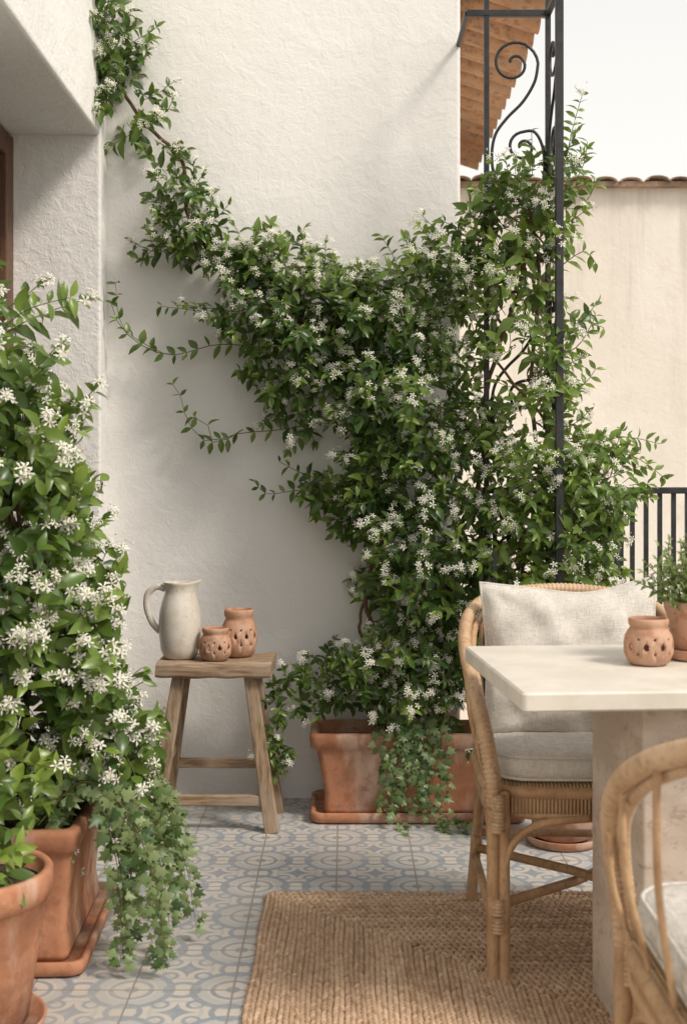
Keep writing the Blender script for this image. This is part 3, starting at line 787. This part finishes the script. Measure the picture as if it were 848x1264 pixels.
def armchair(loc,rz,pil=True,nsp=15):
    e=empty("rattan_armchair",loc,rz)
    L=[(-.222,-.235,.40),(-.228,-.238,.48),(-.245,-.215,.575),(-.262,-.13,.66),(-.268,.01,.735),(-.245,.14,.79),(-.17,.235,.825),(0,.268,.84)]
    rim=L+[(-x,y,z) for x,y,z in L[:-1][::-1]];rp=smooth_path(rim,10)
    mb=MB();tube(mb,rp,.0165,10,wrap=.011)
    inner=[(p.x*.93,p.y*.93-.002,p.z-.022) for p in rp];tube(mb,inner[4:-4],.010,8,wrap=.010)
    mb.obj("arm_rim",[M_ratw],e)
    mb=MB()
    out=rrect(.232,.222,.11,8)
    tube(mb,[(x,y,.425) for x,y in out],.015,8,closed=True);tube(mb,[(x*.98,y*.98,.375) for x,y in out],.011,8,closed=True)
    N=len(rp)
    for t in np.linspace(.17,.83,nsp):
        p=rp[int(t*(N-1))];q=Vector((.225*math.copysign(min(1,abs(p.x)/.24),p.x),min(.215,p.y*.85),.425))
        mid=(p+q)/2+Vector((p.x,p.y,0))*.05;tube(mb,smooth_path([p,mid,q],5),.0055,6)
    def leg(x,y,zt,sx,sy,r=.0135,dbl=True):
        a=Vector((x,y,zt));b=Vector((x+sx,y+sy,0.0))
        for o in((0,.0),(.024*(-1 if x>0 else 1),.004)) if dbl else ((0,0),):
            P=[a+Vector((o[0],o[1],0)),a.lerp(b,.5)+Vector((o[0],o[1],0)),b+Vector((o[0],o[1],0))]
            P=resample(P,.02);rad=[r*(1.0+.10*math.exp(-(((i%9)-4)/.7)**2)) for i in range(len(P))];tube(mb,P,rad,9)
    for s in(-1,1):
        leg(s*.222,-.232,.43,-s*0.0,-.008,.0145);leg(s*.205,.19,.43,s*.03,.075,.0145,False)
        tube(mb,smooth_path([(s*.205,-.235,.20),(s*.185,-.235,.30),(s*.12,-.23,.355),(0,-.225,.37)],8),.0095,8)
        tube(mb,smooth_path([(s*.222,-.215,.20),(s*.22,-.15,.32),(s*.22,0,.368),(s*.22,.12,.32),(s*.222,.215,.20)],8),.0095,8)
        tube(mb,[(s*.215,-.235,.175),(0,.0,.165+.012*s),(-s*.222,.235,.16)],.012,8)
        tube(mb,[(s*.222,-.235,.14),(s*.225,.24,.14)],.0105,8)
    tube(mb,[(-.215,.235,.2),(.215,.235,.2)],.0105,8)
    mb.obj("frame",[M_rat],e)
    mb=MB()
    for s in(-1,1):
        for z in(.135,.175,.36,.385,.41):
            tube(mb,[(s*.212,-.236,z-.016),(s*.212,-.236,z+.016)],.029,10,wrap=.008,flat=.62)
    mb.obj("bindings",[M_ratw],e)
    mb=MB();stack(mb,[(.226,.216,.10,.366),(.238,.228,.11,.38),(.24,.23,.11,.432),(.23,.22,.11,.444)],0,(0,0),8);mb.obj("woven_seat",[M_weave],e)
    mb=MB();h=.085;z=.445
    rr=[]
    for q,ins in((0,.03),(.12,.008),(.3,.0),(.5,-.003),(.72,.0),(.9,.010),(.97,.03),(1.03,.09),(1.05,.16)):rr.append((.218-ins,.21-ins,max(.03,.08-ins*.3),z+q*h*.8))
    stack(mb,rr,0,(0,-.012),8)
    for q in(.14,.86):tube(mb,[(x,y-.012,z+q*h*.8) for x,y in rrect(.214,.206,.08,8)],.004,6,closed=True)
    mb.obj("seat_cushion",[M_linen],e)
    if pil:
        mb=MB();f=((1,0,0.015),(0,.27,.96),(0,.96,-.27));pillow(mb,.222,.195,.075,f,(.0,.07,.68),3);mb.obj("pillow",[M_linen],e)
    return e
armchair((.565,2.965,0),-.03)
armchair((.665,1.69,0),math.pi,False,9)

# ------------------------------------------------------------------ light, sky, camera
sd=Vector((.64,-.46,.80)).normalized()
sun=bpy.data.lights.new("sun","SUN");sun.energy=2.7;sun.angle=math.radians(13);sun.color=(1,.915,.81)
so=bpy.data.objects.new("sun",sun);so.rotation_euler=sd.to_track_quat('Z','Y').to_euler();COL.objects.link(so)
w=bpy.data.worlds.new("World");scene.world=w;w.use_nodes=True;nt=w.node_tree;bg=nt.nodes["Background"]
sk=nt.nodes.new("ShaderNodeTexSky");sk.sky_type='NISHITA';sk.sun_disc=False
sk.sun_elevation=math.asin(sd.z);sk.sun_rotation=math.atan2(sd.x,sd.y);sk.dust_density=3.5;sk.air_density=1.0
tc=nt.nodes.new("ShaderNodeTexCoord");sp=nt.nodes.new("ShaderNodeSeparateXYZ");nt.links.new(tc.outputs['Generated'],sp.inputs[0])
mr=nt.nodes.new("ShaderNodeMapRange");mr.inputs[1].default_value=.25;mr.inputs[2].default_value=.85;mr.inputs[3].default_value=.92;mr.inputs[4].default_value=.5
nt.links.new(sp.outputs[2],mr.inputs[0])
mx=nt.nodes.new("ShaderNodeMix");mx.data_type='RGBA';mx.inputs[7].default_value=(7.2,6.95,6.5,1)
nt.links.new(mr.outputs[0],mx.inputs[0]);nt.links.new(sk.outputs[0],mx.inputs[6]);nt.links.new(mx.outputs[2],bg.inputs[0]);bg.inputs[1].default_value=.15
scene.view_settings.view_transform='Standard';scene.view_settings.look='None';scene.view_settings.exposure=0
cam=bpy.data.cameras.new("camera");co=bpy.data.objects.new("camera",cam);COL.objects.link(co);co.location=(0,0,1.15);co.rotation_euler=(math.pi/2,0,0)
cam.sensor_fit='AUTO';cam.sensor_width=36;cam.lens=42.72;cam.shift_y=-49/1264;cam.clip_end=2000;cam.clip_start=.05
cam.dof.use_dof=True;cam.dof.focus_distance=3.9;cam.dof.aperture_fstop=5.0
scene.camera=co
